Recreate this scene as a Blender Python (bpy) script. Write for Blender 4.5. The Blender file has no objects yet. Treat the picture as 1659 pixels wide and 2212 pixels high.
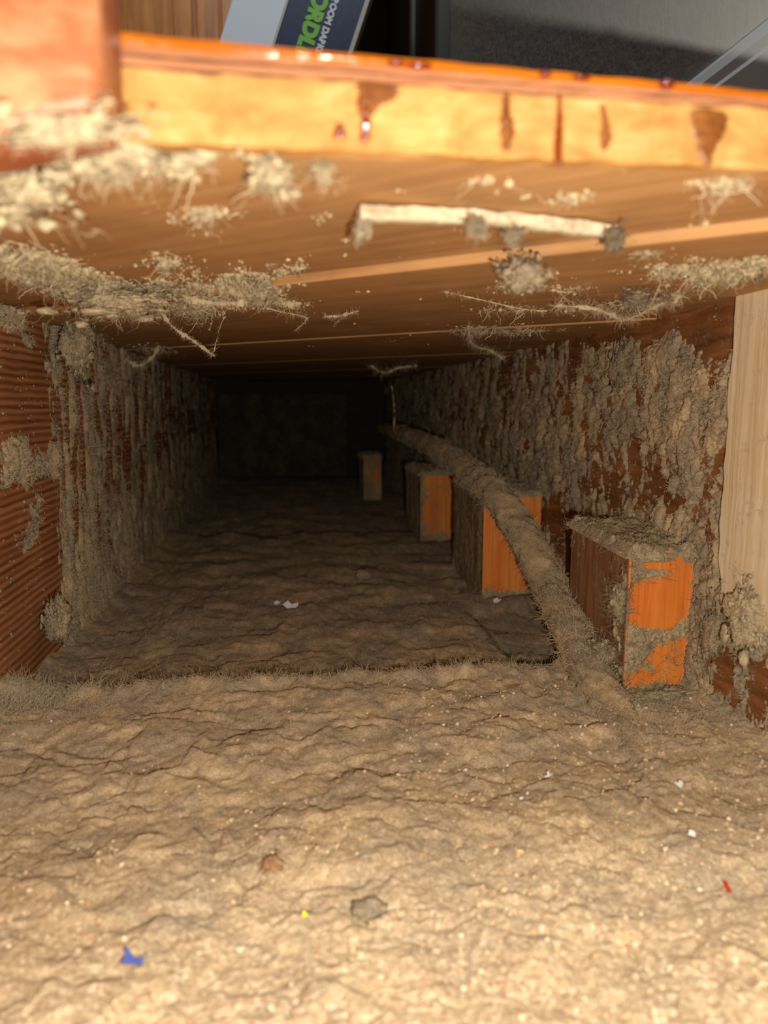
import bpy, math, random
import numpy as np
from mathutils import Vector, Matrix

S = bpy.context.scene
COL = S.collection
PI = math.pi

# ---------------------------------------------------------------- camera, light, exposure
cam = bpy.data.cameras.new('camera'); cam_o = bpy.data.objects.new('camera', cam); COL.objects.link(cam_o)
cam.sensor_fit = 'VERTICAL'; cam.sensor_height = 36.0; cam.lens = 36.0 * 1600 / 2212
cam_o.location = (0, 0, 0.18)
cam_o.rotation_euler = (math.radians(90 - 8.389), 0, math.radians(-7.362))
cam.clip_start = 0.01; cam.clip_end = 20
cam.dof.use_dof = True; cam.dof.focus_distance = 0.52; cam.dof.aperture_fstop = 8.5
S.camera = cam_o

w = bpy.data.worlds.new('world'); S.world = w; w.use_nodes = True
w.node_tree.nodes['Background'].inputs[0].default_value = (0.75, 0.85, 1, 1)
w.node_tree.nodes['Background'].inputs[1].default_value = 0.012

fl = bpy.data.lights.new('phone_flash', 'POINT'); fl.energy = 5.7; fl.color = (1, 0.955, 0.86); fl.shadow_soft_size = 0.0025
fl_o = bpy.data.objects.new('phone_flash', fl); COL.objects.link(fl_o); fl_o.location = (0.018, -0.012, 0.158)

wl = bpy.data.lights.new('room_lamp', 'AREA'); wl.shape = 'DISK'; wl.size = 0.5; wl.energy = 36; wl.color = (0.90, 0.95, 1)
wl_o = bpy.data.objects.new('room_lamp', wl); COL.objects.link(wl_o); wl_o.location = (0.20, -0.5, 2.4)
wl_o.rotation_euler = (math.radians(40), 0, 0)

S.view_settings.view_transform = 'Standard'; S.view_settings.look = 'None'
S.view_settings.gamma = 1; S.view_settings.exposure = 0.0; S.view_settings.use_curve_mapping = False

# ---------------------------------------------------------------- dimensions of the joist bay (metres)
XL, XR, ZC = -0.176, 0.2525, 0.2415
YF, YB = 0.19, 1.95

# ---------------------------------------------------------------- noise in numpy
def _grad(seed):
    r = np.random.RandomState(seed)
    a = r.rand(256) * 2 * PI
    return r.permutation(256), np.cos(a), np.sin(a)
def perlin(x, y, seed=0):
    p, gx, gy = _grad(seed)
    xi = np.floor(x).astype(np.int64); yi = np.floor(y).astype(np.int64)
    xf = x - xi; yf = y - yi
    u = xf*xf*xf*(xf*(xf*6-15)+10); v = yf*yf*yf*(yf*(yf*6-15)+10)
    def g(ix, iy, dx, dy):
        h = p[(p[ix & 255] + iy) & 255]
        return gx[h]*dx + gy[h]*dy
    a = g(xi, yi, xf, yf); b = g(xi+1, yi, xf-1, yf)
    c = g(xi, yi+1, xf, yf-1); d = g(xi+1, yi+1, xf-1, yf-1)
    return 1.5*((a + u*(b-a)) + v*((c + u*(d-c)) - (a + u*(b-a))))
def fbm(x, y, o=4, seed=0, gain=0.5):
    s = 0; a = 1.0; f = 1.0; t = 0
    for k in range(o):
        s = s + a*perlin(x*f + 17.3*k, y*f - 9.1*k, seed+k); t += a; a *= gain; f *= 2.03
    return s/t*1.6
def billow(x, y, o=3, seed=0, gain=0.5):
    s = 0; a = 1.0; f = 1.0; t = 0
    for k in range(o):
        s = s + a*np.abs(perlin(x*f + 7.7*k, y*f + 3.1*k, seed+k)); t += a; a *= gain; f *= 2.1
    return s/t*2
def sstep(a, b, x):
    t = np.clip((x-a)/(b-a), 0, 1); return t*t*(3-2*t)
def blobs(u, v, L):
    s = np.zeros_like(u)
    for (cu, cv, su, sv, a) in L:
        s = s + a*np.exp(-((u-cu)/su)**2 - ((v-cv)/sv)**2)
    return s

# ---------------------------------------------------------------- mesh helpers
def raw_mesh(name, V, FS, smooth=True):
    V = np.asarray(V, dtype=np.float32)
    me = bpy.data.meshes.new(name)
    FS = [np.asarray(f, dtype=np.int32) for f in FS if len(f)]
    nl = sum(f.size for f in FS); nf = sum(len(f) for f in FS)
    me.vertices.add(len(V)); me.vertices.foreach_set('co', V.ravel())
    me.loops.add(nl); me.loops.foreach_set('vertex_index', np.concatenate([f.ravel() for f in FS]))
    tot = np.concatenate([np.full(len(f), f.shape[1], dtype=np.int32) for f in FS])
    st = np.concatenate([[0], np.cumsum(tot)[:-1]]).astype(np.int32)
    me.polygons.add(nf); me.polygons.foreach_set('loop_start', st); me.polygons.foreach_set('loop_total', tot)
    me.polygons.foreach_set('use_smooth', np.full(nf, smooth))
    me.update(calc_edges=True); me.validate()
    return me
def tag(o, label=None, cat=None, group=None, kind=None):
    if label: o['label'] = label
    if cat: o['category'] = cat
    if group: o['group'] = group
    if kind: o['kind'] = kind
    return o
def add(name, me, mat, parent=None):
    o = bpy.data.objects.new(name, me); COL.objects.link(o)
    if mat is not None:
        for m in (mat if isinstance(mat, (list, tuple)) else [mat]): me.materials.append(m)
    if parent: o.parent = parent
    return o
def mesh_obj(name, V, FS, mat, parent=None, smooth=True, base=False):
    """base=True puts the origin at the middle of the thing's underside"""
    V = np.asarray(V, dtype=np.float64)
    c = np.zeros(3)
    if base:
        c = np.array([(V[:, 0].min()+V[:, 0].max())/2, (V[:, 1].min()+V[:, 1].max())/2, V[:, 2].min()])
    o = add(name, raw_mesh(name, V-c, FS, smooth), mat, parent)
    o.location = c
    return o
def empty(name, loc):
    o = bpy.data.objects.new(name, None); COL.objects.link(o); o.location = loc; o.empty_display_size = 0.02
    return o
CUBE = [(0,3,2,1),(4,5,6,7),(0,1,5,4),(1,2,6,5),(2,3,7,6),(3,0,4,7)]
def box_vf(x0, x1, y0, y1, z0, z1):
    return np.array([(x0,y0,z0),(x1,y0,z0),(x1,y1,z0),(x0,y1,z0),(x0,y0,z1),(x1,y0,z1),(x1,y1,z1),(x0,y1,z1)], float), CUBE
def bevel(o, wdt, seg=2):
    m = o.modifiers.new('bevel', 'BEVEL'); m.width = wdt; m.segments = seg; m.limit_method = 'ANGLE'
    return o
def box(name, b, mat, parent=None, bv=0, base=False):
    V, F = box_vf(*b)
    o = mesh_obj(name, V, [F], mat, parent, smooth=False, base=base)
    if bv: bevel(o, bv)
    return o
def sheet(h, u, v, O, U, Vv, N, clip=-0.0007):
    """height field: u, v grids (nv, nu); h heights; returns verts, quads with buried faces dropped"""
    O, U, Vv, N = (np.asarray(q, float) for q in (O, U, Vv, N))
    nv, nu = h.shape
    P = O + u[..., None]*U + v[..., None]*Vv + h[..., None]*N
    idx = np.arange(nv*nu).reshape(nv, nu)
    Q = np.stack([idx[:-1, :-1], idx[:-1, 1:], idx[1:, 1:], idx[1:, :-1]], -1).reshape(-1, 4)
    if np.dot(np.cross(U, Vv), N) < 0: Q = Q[:, ::-1]
    if clip is not None:
        hh = h.ravel()[Q].max(1); Q = Q[hh > clip]
        used = np.unique(Q); mp = np.full(nv*nu, -1); mp[used] = np.arange(len(used))
        return P.reshape(-1, 3)[used], mp[Q]
    return P.reshape(-1, 3), Q
def fibres(P, D, L, r, seg=4, curl=0.8, seed=0):
    """thin curly three-sided hairs starting at P along D; returns verts, quads"""
    rs = np.random.RandomState(seed)
    n = len(P); P = np.array(P, float); D = np.array(D, float)
    L = np.broadcast_to(L, (n,)); r = np.broadcast_to(r, (n,))
    D /= np.linalg.norm(D, axis=1, keepdims=True) + 1e-9
    bend = rs.randn(n, 3)*curl
    pts = [P]
    for k in range(seg):
        D = D + bend*0.45 + rs.randn(n, 3)*curl*0.55
        D /= np.linalg.norm(D, axis=1, keepdims=True) + 1e-9
        P = P + D*(L/seg)[:, None]; pts.append(P)
    A = rs.randn(n, 3); A /= np.linalg.norm(A, axis=1, keepdims=True)
    ax = pts[-1]-pts[0]; B = np.cross(A, ax); B /= np.linalg.norm(B, axis=1, keepdims=True) + 1e-9
    A = np.cross(B, ax); A /= np.linalg.norm(A, axis=1, keepdims=True) + 1e-9
    rings = []
    for k, p in enumerate(pts):
        rr = r*(1 - 0.6*k/seg)
        for j in range(3):
            a = 2*PI*j/3
            rings.append(p + (A*math.cos(a) + B*math.sin(a))*rr[:, None])
    V = np.stack(rings, 1)                      # n, (seg+1)*3, 3
    m = (seg+1)*3
    q = []
    for k in range(seg):
        for j in range(3):
            j2 = (j+1) % 3
            q.append((k*3+j, k*3+j2, (k+1)*3+j2, (k+1)*3+j))
    Q = (np.array(q)[None] + (np.arange(n)*m)[:, None, None]).reshape(-1, 4)
    return V.reshape(-1, 3), Q
def merge(*parts):
    Vs, Qs, o = [], [], 0
    for V, Q in parts:
        Vs.append(V); Qs.append(np.asarray(Q)+o); o += len(V)
    return np.concatenate(Vs), np.concatenate(Qs)
_ico = None
def ico(level):
    import bmesh
    bm = bmesh.new(); bmesh.ops.create_icosphere(bm, subdivisions=level, radius=1)
    V = np.array([v.co[:] for v in bm.verts]); F = np.array([[v.index for v in f.verts] for f in bm.faces]); bm.free()
    return V, F
ICO4, ICO2, ICO1 = ico(5), ico(2), ico(1)
def tri_pad(F):                                 # triangles kept as triangles
    return np.asarray(F)

# ---------------------------------------------------------------- materials
def lin(r, g, b):
    f = lambda c: (c/255/12.92) if c/255 <= 0.04045 else ((c/255+0.055)/1.055)**2.4
    return (f(r), f(g), f(b), 1)
class Mat:
    def __init__(s, name):
        s.m = bpy.data.materials.new(name); s.m.use_nodes = True; s.t = s.m.node_tree; s.t.nodes.clear()
        s.out = s.n('ShaderNodeOutputMaterial')
    def n(s, typ, **k):
        o = s.t.nodes.new(typ)
        for a, v in k.items(): setattr(o, a, v)
        return o
    def l(s, a, b): s.t.links.new(a, b)
    def coords(s, scale=(1,1,1), rot=(0,0,0)):
        tc = s.n('ShaderNodeTexCoord'); mp = s.n('ShaderNodeMapping'); s.l(tc.outputs['Object'], mp.inputs[0])
        mp.inputs['Scale'].default_value = scale; mp.inputs['Rotation'].default_value = rot
        return mp.outputs[0]
    def noise(s, vec, scale, detail=4, rough=0.55, dist=0):
        o = s.n('ShaderNodeTexNoise'); s.l(vec, o.inputs['Vector'])
        o.inputs['Scale'].default_value = scale; o.inputs['Detail'].default_value = detail
        o.inputs['Roughness'].default_value = rough; o.inputs['Distortion'].default_value = dist
        return o.outputs[0]
    def ramp(s, fac, stops):
        o = s.n('ShaderNodeValToRGB'); s.l(fac, o.inputs[0]); e = o.color_ramp.elements
        while len(e) < len(stops): e.new(0.5)
        for q, (p, c) in zip(e, stops): q.position = p; q.color = c if len(c) == 4 else (*c, 1)
        return o.outputs[0]
    def mix(s, fac, a, b, mode='MIX'):
        o = s.n('ShaderNodeMix', data_type='RGBA', blend_type=mode)
        for sock, v in ((o.inputs[0], fac), (o.inputs[6], a), (o.inputs[7], b)):
            if hasattr(v, 'links'): s.l(v, sock)
            else: sock.default_value = v
        return o.outputs[2]
    def math(s, op, a, b):
        o = s.n('ShaderNodeMath', operation=op)
        for sock, v in ((o.inputs[0], a), (o.inputs[1], b)):
            if hasattr(v, 'links'): s.l(v, sock)
            else: sock.default_value = v
        return o.outputs[0]
    def bump(s, hgt, strength, dist):
        o = s.n('ShaderNodeBump'); s.l(hgt, o.inputs['Height']); o.inputs['Strength'].default_value = strength; o.inputs['Distance'].default_value = dist
        return o.outputs[0]
    def diffuse(s, col, nrm=None, rough=0.6):
        o = s.n('ShaderNodeBsdfDiffuse'); o.inputs['Roughness'].default_value = rough
        if hasattr(col, 'links'): s.l(col, o.inputs[0])
        else: o.inputs[0].default_value = col
        if nrm is not None: s.l(nrm, o.inputs['Normal'])
        s.l(o.outputs[0], s.out.inputs[0]); return s.m
    def principled(s, col, rough=0.5, nrm=None, spec=0.5, coat=0, metal=0):
        o = s.n('ShaderNodeBsdfPrincipled')
        if hasattr(col, 'links'): s.l(col, o.inputs['Base Color'])
        else: o.inputs['Base Color'].default_value = col
        o.inputs['Roughness'].default_value = rough; o.inputs['Specular IOR Level'].default_value = spec
        o.inputs['Coat Weight'].default_value = coat; o.inputs['Metallic'].default_value = metal
        if nrm is not None: s.l(nrm, o.inputs['Normal'])
        s.l(o.outputs[0], s.out.inputs[0]); return s.m

def dust_mat(name, grey, tan, warm=0.5, fine=1.0, grit=0.0):
    M = Mat(name); c = M.coords()
    big = M.noise(c, 28, 5, 0.6, 0.4); mid = M.noise(c, 170, 5, 0.65); fin = M.noise(c, 900, 4, 0.7)
    f1 = M.ramp(big, [(0.42-0.2*(warm-0.5), (0,0,0,1)), (0.66-0.2*(warm-0.5), (1,1,1,1))])
    col = M.mix(f1, grey, tan)
    col = M.mix(0.38, col, M.ramp(mid, [(0.28, (0.3,0.3,0.3,1)), (0.62, (0.95,0.93,0.9,1))]), 'OVERLAY')
    col = M.mix(0.72, col, M.ramp(fin, [(0.25, (0.16,0.15,0.15,1)), (0.75, (0.88,0.88,0.86,1))]), 'OVERLAY')
    if grit:
        v = M.n('ShaderNodeTexVoronoi'); M.l(c, v.inputs['Vector']); v.inputs['Scale'].default_value = 640
        cc = M.ramp(M.noise(v.outputs['Position'], 3000, 0), [(0.3, lin(150,116,82)), (0.45, lin(178,148,110)), (0.6, lin(200,170,128)), (0.75, lin(226,204,170))])
        far = M.n('ShaderNodeSeparateXYZ'); M.l(M.n('ShaderNodeTexCoord').outputs['Object'], far.inputs[0])
        mk = M.ramp(M.math('ADD', far.outputs[1], M.math('MULTIPLY', M.noise(c, 40, 4), 0.22)), [(0.30, (grit,grit,grit,1)), (0.50, (0,0,0,1))])
        col = M.mix(mk, col, cc)
    h = M.math('ADD', M.math('MULTIPLY', mid, 1.0), M.math('MULTIPLY', fin, 0.95))
    h = M.math('ADD', h, M.math('MULTIPLY', M.noise(c, 2600, 2), 0.22))
    return M.diffuse(col, M.bump(h, 0.95*fine, 0.0020))

def wood_mat(name, dark, mid, light, freq=130, along=5, axis=0, rough=0.6, bump=0.5, spec=0.3, dust=None, dust_amt=0.5, wave=None, coat=0):
    M = Mat(name)
    sc = [1, 1, 1]; sc[axis] = along/freq
    c = M.coords(tuple(sc))
    g = M.noise(c, freq, 6, 0.6, 0.9)
    if wave:
        wv = M.n('ShaderNodeTexWave', wave_type='BANDS', bands_direction=wave[0]); M.l(M.coords(), wv.inputs['Vector'])
        wv.inputs['Scale'].default_value = wave[1]; wv.inputs['Distortion'].default_value = wave[2]; wv.inputs['Detail'].default_value = 3; wv.inputs['Detail Scale'].default_value = wave[3]
        g = M.math('ADD', M.math('MULTIPLY', wv.outputs['Fac'], 0.32), M.math('MULTIPLY', g, 0.68))
    fine = M.noise(c, freq*4.5, 3, 0.6)
    gg = M.math('ADD', M.math('MULTIPLY', g, 0.75), M.math('MULTIPLY', fine, 0.25))
    col = M.ramp(gg, [(0.3, dark), (0.5, mid), (0.68, light)])
    pl = M.coords()
    col = M.mix(0.5, col, M.ramp(M.noise(pl, 18, 4), [(0.25, (0.3,0.3,0.3,1)), (0.75, (0.72,0.72,0.72,1))]), 'OVERLAY')
    if dust:
        dn = M.math('ADD', M.math('MULTIPLY', M.noise(pl, 60, 6, 0.7), 0.6), M.math('MULTIPLY', M.noise(pl, 420, 3, 0.7), 0.4))
        col = M.mix(M.ramp(dn, [(0.62-0.3*dust_amt, (0,0,0,1)), (0.74-0.2*dust_amt, (0.85,0.85,0.85,1))]), col, dust)
    return M.principled(col, rough, M.bump(gg, bump, 0.0012), spec, coat)

D_GREY, D_TAN = lin(158,138,108), lin(196,166,122)
M_FLOOR = dust_mat('floor_dust', lin(168,152,127), lin(204,178,140), 0.48, 0.85, 0.6)
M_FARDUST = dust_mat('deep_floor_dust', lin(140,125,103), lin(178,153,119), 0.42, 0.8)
M_DUST = dust_mat('felted_dust', lin(148,133,110), lin(186,162,126), 0.5)
M_LINT = dust_mat('pale_lint', lin(186,168,136), lin(212,188,148), 0.5)
M_CLUMP = dust_mat('grey_lint', lin(164,148,120), lin(190,168,130), 0.5)
M_DARKDUST = dust_mat('grey_dust', lin(126,112,90), lin(150,128,96), 0.45)
M_FIBRE = Mat('lint_fibre').diffuse(lin(204,184,148))
M_FIBRE_P = Mat('pale_fibre').diffuse(lin(208,188,152))
M_FIBRE_G = Mat('grey_fibre').diffuse(lin(192,175,143))
M_JOIST_L = wood_mat('old_joist_red', lin(118,68,38), lin(168,110,68), lin(198,142,96), 150, 4, 1, 0.6, 0.5, 0.2, wave=('Z', 62, 2.2, 0.35))
M_JOIST_R = wood_mat('old_joist_brown', lin(86,54,28), lin(136,88,48), lin(180,120,68), 90, 10, 1, 0.65, 0.5, 0.2, dust=D_GREY, dust_amt=0.3)
M_PLANK = wood_mat('subfloor_plank', lin(166,120,72), lin(184,138,88), lin(198,154,104), 120, 4, 0, 0.65, 0.25, 0.2)
M_CUT = wood_mat('fresh_cut_wood', lin(146,98,46), lin(180,130,68), lin(202,158,98), 90, 40, 0, 0.6, 0.5, 0.3)
M_ORANGE = wood_mat('fir_block', lin(212,108,38), lin(234,134,52), lin(242,158,76), 230, 8, 2, 0.55, 0.35, 0.3)
M_AGED = wood_mat('aged_block_side', lin(96,66,42), lin(140,98,64), lin(170,126,86), 160, 8, 2, 0.75, 0.5, 0.1, dust=D_GREY, dust_amt=0.35)
M_LATH = wood_mat('pale_lath', lin(202,180,140), lin(230,208,168), lin(242,226,194), 240, 6, 2, 0.7, 0.4, 0.2, dust=D_GREY, dust_amt=0.2)
M_SPLINTER = wood_mat('pale_splinter', lin(176,156,120), lin(214,200,168), lin(236,226,200), 240, 6, 0, 0.7, 0.5, 0.2, dust=lin(150,132,102), dust_amt=0.42)
M_STUB = wood_mat('red_oak_stub', lin(120,58,30), lin(156,90,54), lin(192,144,102), 34, 26, 0, 0.45, 0.3, 0.4)
M_VARNISH = wood_mat('varnished_edge', lin(140,72,8), lin(176,96,16), lin(200,124,36), 90, 6, 0, 0.18, 0.5, 0.6, coat=0.6)
M_PLY = wood_mat('veneer_ply', lin(120,68,38), lin(172,114,76), lin(200,146,104), 160, 5, 0, 0.5, 0.6, 0.3)
M_PLYDARK = wood_mat('dark_glue_line', lin(58,40,30), lin(92,62,44), lin(120,88,66), 160, 5, 0, 0.7, 0.6, 0.2)
M_AMBER = Mat('amber_varnish').principled(lin(120,56,12), 0.12, None, 0.6, 0.8)
M_STAIN = wood_mat('varnish_stain', lin(88,46,16), lin(120,70,28), lin(146,92,44), 200, 100, 0, 0.35, 0.5, 0.4)

exec_later = []
# ================================================================= THE SETTING
# joists
V, F = box_vf(XL-0.045, XL, -0.08, YB, -0.03, 0.2520)
tag(mesh_obj('wall_left', V, [F], M_JOIST_L, smooth=False), 'red-brown old joist with ribbed grain forming the left side of the cavity', 'wall', kind='structure')
V, F = box_vf(XR, XR+0.045, -0.08, YB, -0.03, 0.2520)
tag(mesh_obj('wall_right', V, [F], M_JOIST_R, smooth=False), 'brown joist caked with dust forming the right side of the cavity', 'wall', kind='structure')
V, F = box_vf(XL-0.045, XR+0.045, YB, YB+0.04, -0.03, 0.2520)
M_END = dust_mat('end_panel_dim_dust', lin(70,68,58), lin(98,92,74))  # dusty grey panel, colour lowered to carry the dimness of the far end
M_BACK = wood_mat('shade_toned_header', lin(26,18,12), lin(40,28,18), lin(56,40,26), 90, 10, 0)  # far-end darkness is put into the wood colour here
tag(mesh_obj('wall_back', V, [F], M_BACK, smooth=False), 'shade-toned header closing the far end of the cavity', 'wall', kind='structure')

wb = bpy.data.objects['wall_back']
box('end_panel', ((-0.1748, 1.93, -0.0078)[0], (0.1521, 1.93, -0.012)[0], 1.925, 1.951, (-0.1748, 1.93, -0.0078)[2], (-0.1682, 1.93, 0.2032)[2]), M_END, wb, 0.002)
# floor: joist-bay bottom boards under the dust
V, F = box_vf(XL-0.045, XR+0.045, -0.1, YB+0.04, -0.075, -0.035)
floor = tag(mesh_obj('floor', V, [F], M_JOIST_R, smooth=False), 'bottom of the cavity buried under matted dust', 'floor', kind='structure')

# felted dust over the floor
nu, nv = 450, 760
vv = 1/np.linspace(1/0.10, 1/(YB), nv)
uu = np.linspace(XL-0.002, XR+0.002, nu)
u, v = np.meshgrid(uu, vv)
def floor_h(u, v):
    wx = u + 0.010*fbm(u*45, v*45, 3, 11); wy = v + 0.012*fbm(u*40, v*40, 3, 21)
    edge = 0.478 + 0.007*fbm(u*30, u*0+3.3, 3, 31) - 0.012*sstep(-0.05, -0.16, u)
    near = 1 - sstep(0, 0.010, v - edge)
    h = -0.013 + 0.013*near
    h = h + 0.0045*np.exp(-((v-edge+0.010)/0.008)**2)*(0.6+0.8*fbm(u*40, v*40, 2, 5))
    e2 = 1.10 + 0.01*fbm(u*20, u*0, 2, 33)
    h = h - 0.006*sstep(0, 0.015, v-e2)
    h = h + 0.0042*fbm(wx*16, wy*22, 3, 1) + 0.0020*(billow(wx*38, wy*44, 2, 2)-0.45)
    h = h + 0.0008*fbm(wx*130, wy*120, 3, 3) + 0.0005*fbm(u*420, v*400, 3, 4)
    cr = 1-np.abs(perlin(wx*22+5, wy*46, 61))*7
    h = h - 0.0018*np.clip(cr, 0, 1)**2*sstep(0.05, 0.4, fbm(u*14, v*14, 2, 62))
    # banked up along both joists
    h = h + 0.010*np.exp(-(u-XL)/0.016) + 0.005*np.exp(-(XR-u)/0.012)
    # gutter beside the cable
    g = sstep(0.160, 0.174, u + 0.002*fbm(v*60, v*0, 2, 8))*sstep(0.482, 0.492, v)*(1-sstep(0.66, 0.69, v))
    h = h - 0.009*g
    return h
h = floor_h(u, v)
FV, FQ = sheet(h, u, v, (0,0,0), (1,0,0), (0,1,0), (0,0,1), clip=None)
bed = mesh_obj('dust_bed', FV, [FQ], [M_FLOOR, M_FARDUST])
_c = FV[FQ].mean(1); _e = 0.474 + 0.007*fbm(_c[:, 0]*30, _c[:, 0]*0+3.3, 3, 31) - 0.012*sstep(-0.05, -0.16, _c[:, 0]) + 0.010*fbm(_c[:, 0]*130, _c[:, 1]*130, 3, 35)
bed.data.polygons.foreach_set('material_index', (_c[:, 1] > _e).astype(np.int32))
tag(bed, 'thick matted grey-brown dust covering the floor of the cavity', 'dust', kind='stuff')
def fh(x, y): return floor_h(np.array([[x]]), np.array([[y]]))[0, 0]

# subfloor above: diagonal planks, cut off at the opening
ceiling = tag(empty('ceiling', (0.04, YF, ZC)), 'diagonal subfloor planks forming the roof of the cavity', 'ceiling', kind='structure')
ANG = math.radians(40.4)
ud = np.array([math.cos(ANG), -math.sin(ANG)]); nd = np.array([math.sin(ANG), math.cos(ANG)])
def clip_poly(P, n, d):                          # keep n.p >= d
    out = []
    for i in range(len(P)):
        a, b = P[i], P[(i+1) % len(P)]; fa, fb = a@n-d, b@n-d
        if fa >= 0: out.append(a)
        if (fa >= 0) != (fb >= 0): out.append(a + (b-a)*fa/(fa-fb))
    return out
seams = [-0.21, 0.04, 0.29, 0.54, 0.79, 1.04, 1.29, 1.54, 1.79]
drops = [0.0, 0.0, -0.0038, -0.0050, -0.0055, -0.0060, -0.0064, -0.0068]
for i in range(len(seams)-1):
    rect = [np.array(p) for p in ((XL-0.045, YF), (XR+0.045, YF), (XR+0.045, YB+0.04), (XL-0.045, YB+0.04))]
    P = clip_poly(clip_poly(rect, nd, seams[i]+0.0006), -nd, -(seams[i+1]-0.0006))
    if len(P) < 3: continue
    c = sum(P)/len(P); R = np.array([ud, [math.sin(ANG), math.cos(ANG)]])   # world -> local
    Lp = [R @ (p-c) for p in P]; n = len(Lp)
    z0, z1 = ZC+drops[i], 0.2530
    VV = [(p[0], p[1], z0) for p in Lp] + [(p[0], p[1], z1) for p in Lp]
    me = bpy.data.meshes.new('plank'); me.from_pydata(VV, [], [tuple(range(n))[::-1], tuple(range(n, 2*n))] + [(k, (k+1) % n, n+(k+1) % n, n+k) for k in range(n)])
    me.update()
    o = add('plank', me, M_PLANK, ceiling)
    o.location = (c[0]-0.04, c[1]-YF, -ZC); o.rotation_euler = (0, 0, -ANG)
    bevel(o, 0.0006, 1)

# ---- cut edge of the floor above the opening
edge = tag(empty('trim_1', (0.04, YF, 0.2555)), 'cut and varnish-stained edge of the wooden floor above the opening', 'floor edge', kind='structure')
def edge_strip(name, x0, x1, y0, y1, zl0, zl1, zr0, zr1, mat, seed, rough=0.0004, nose=0.0):
    """a long strip along x whose front edge is slightly ragged; heights given at the left and right ends"""
    n = 120; xs = np.linspace(x0, x1, n); t = (xs-x0)/(x1-x0)
    zb = zl0+(zr0-zl0)*t + rough*fbm(xs*120, xs*0+seed, 3, seed); zt = zl1+(zr1-zl1)*t + rough*fbm(xs*90, xs*0+seed+4, 3, seed+2)
    yy = y0 + rough*2*fbm(xs*70, xs*0+seed+9, 4, seed+1)
    prof = [(0, 0.0), (0, 0.35), (0, 0.7), (nose, 1.0)] if nose else [(0, 0), (0, 0.5), (0, 1)]
    VV = []
    for (a, b) in prof: VV.append(np.stack([xs, yy - (nose*0.6 if 0 < b < 1 else 0) + a, zb+(zt-zb)*b], 1))
    VV.append(np.stack([xs, xs*0+y1, zt], 1)); VV.append(np.stack([xs, xs*0+y1, zb], 1))
    k = len(VV); Vv = np.concatenate(VV); Q = []
    for r in range(k):
        r2 = (r+1) % k
        for i in range(n-1): Q.append((r*n+i, r*n+i+1, r2*n+i+1, r2*n+i))
    caps = [tuple(r*n for r in range(k))[::-1], tuple(r*n+n-1 for r in range(k))]
    me = raw_mesh(name, Vv-np.array([0.04, YF, 0.2555]), [np.array(Q), np.array(caps)], smooth=False)
    return add(name, me, mat, edge)
XE0, XE1 = -0.0405, XR+0.002
edge_strip('cut_face', XE0, XE1, YF-0.0012, YF+0.004, 0.2400, 0.2560, 0.2400, 0.2531, M_CUT, 3, 0.0006)
edge_strip('glue_line', XE0, XE1, YF+0.0006, YF+0.02, 0.2557, 0.2572, 0.2529, 0.2535, M_PLYDARK, 5, 0.0003)
edge_strip('veneer_ply', XE0, XE1, YF-0.0004, YF+0.02, 0.2570, 0.2588, 0.2534, 0.2539, M_PLY, 7, 0.0003)
edge_strip('glue_line', XE0, XE1, YF+0.0008, YF+0.02, 0.2588, 0.2597, 0.2538, 0.2541, M_PLYDARK, 15, 0.0002)
edge_strip('veneer_ply', XE0, XE1, YF-0.0002, YF+0.02, 0.2596, 0.2612, 0.2540, 0.2544, M_PLY, 17, 0.0003)
edge_strip('varnished_board', XE0, XE1, YF-0.0002, YF+0.03, 0.2612, 0.2645, 0.2543, 0.2556, M_VARNISH, 9, 0.00025, 0.0012)
# varnish runs on the cut face
def run(pts, seed, mat=M_AMBER, thick=0.0011):
    """pts: list of (x, z, half width), from top to bottom"""
    P = np.array(pts); n = 40; t = np.linspace(0, 1, n); tt = np.linspace(0, 1, len(P))
    x = np.interp(t, tt, P[:, 0]); z = np.interp(t, tt, P[:, 1]); wd = np.interp(t, tt, P[:, 2])
    k = np.ones(5)/5
    wd = np.convolve(np.pad(wd, 2, 'edge'), k, 'valid'); wd[0] *= 0.3; wd[-1] *= 0.15
    wd = wd*(1+0.35*fbm(t*9, t*0+seed, 3, seed))
    m = 9; VV = []
    for j in range(m):
        a = PI*j/(m-1)
        VV.append(np.stack([x-np.cos(a)*wd + 0.0002*fbm(t*12, t*0+j, 2, seed), np.full(n, YF-0.0010)-np.sin(a)*np.minimum(thick, wd*0.8), z], 1))
    Vv = np.concatenate(VV); Q = [(j*n+i, j*n+i+1, (j+1)*n+i+1, (j+1)*n+i) for j in range(m-1) for i in range(n-1)]
    back = [((m-1)*n+i, (m-1)*n+i+1, i+1, i) for i in range(n-1)]
    o = add('varnish_run', raw_mesh('varnish_run', Vv-np.array([0.04, YF, 0.2555]), [np.array(Q+back)]), mat, edge)
    return o
def zx(p): return p[0], p[2]
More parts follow.
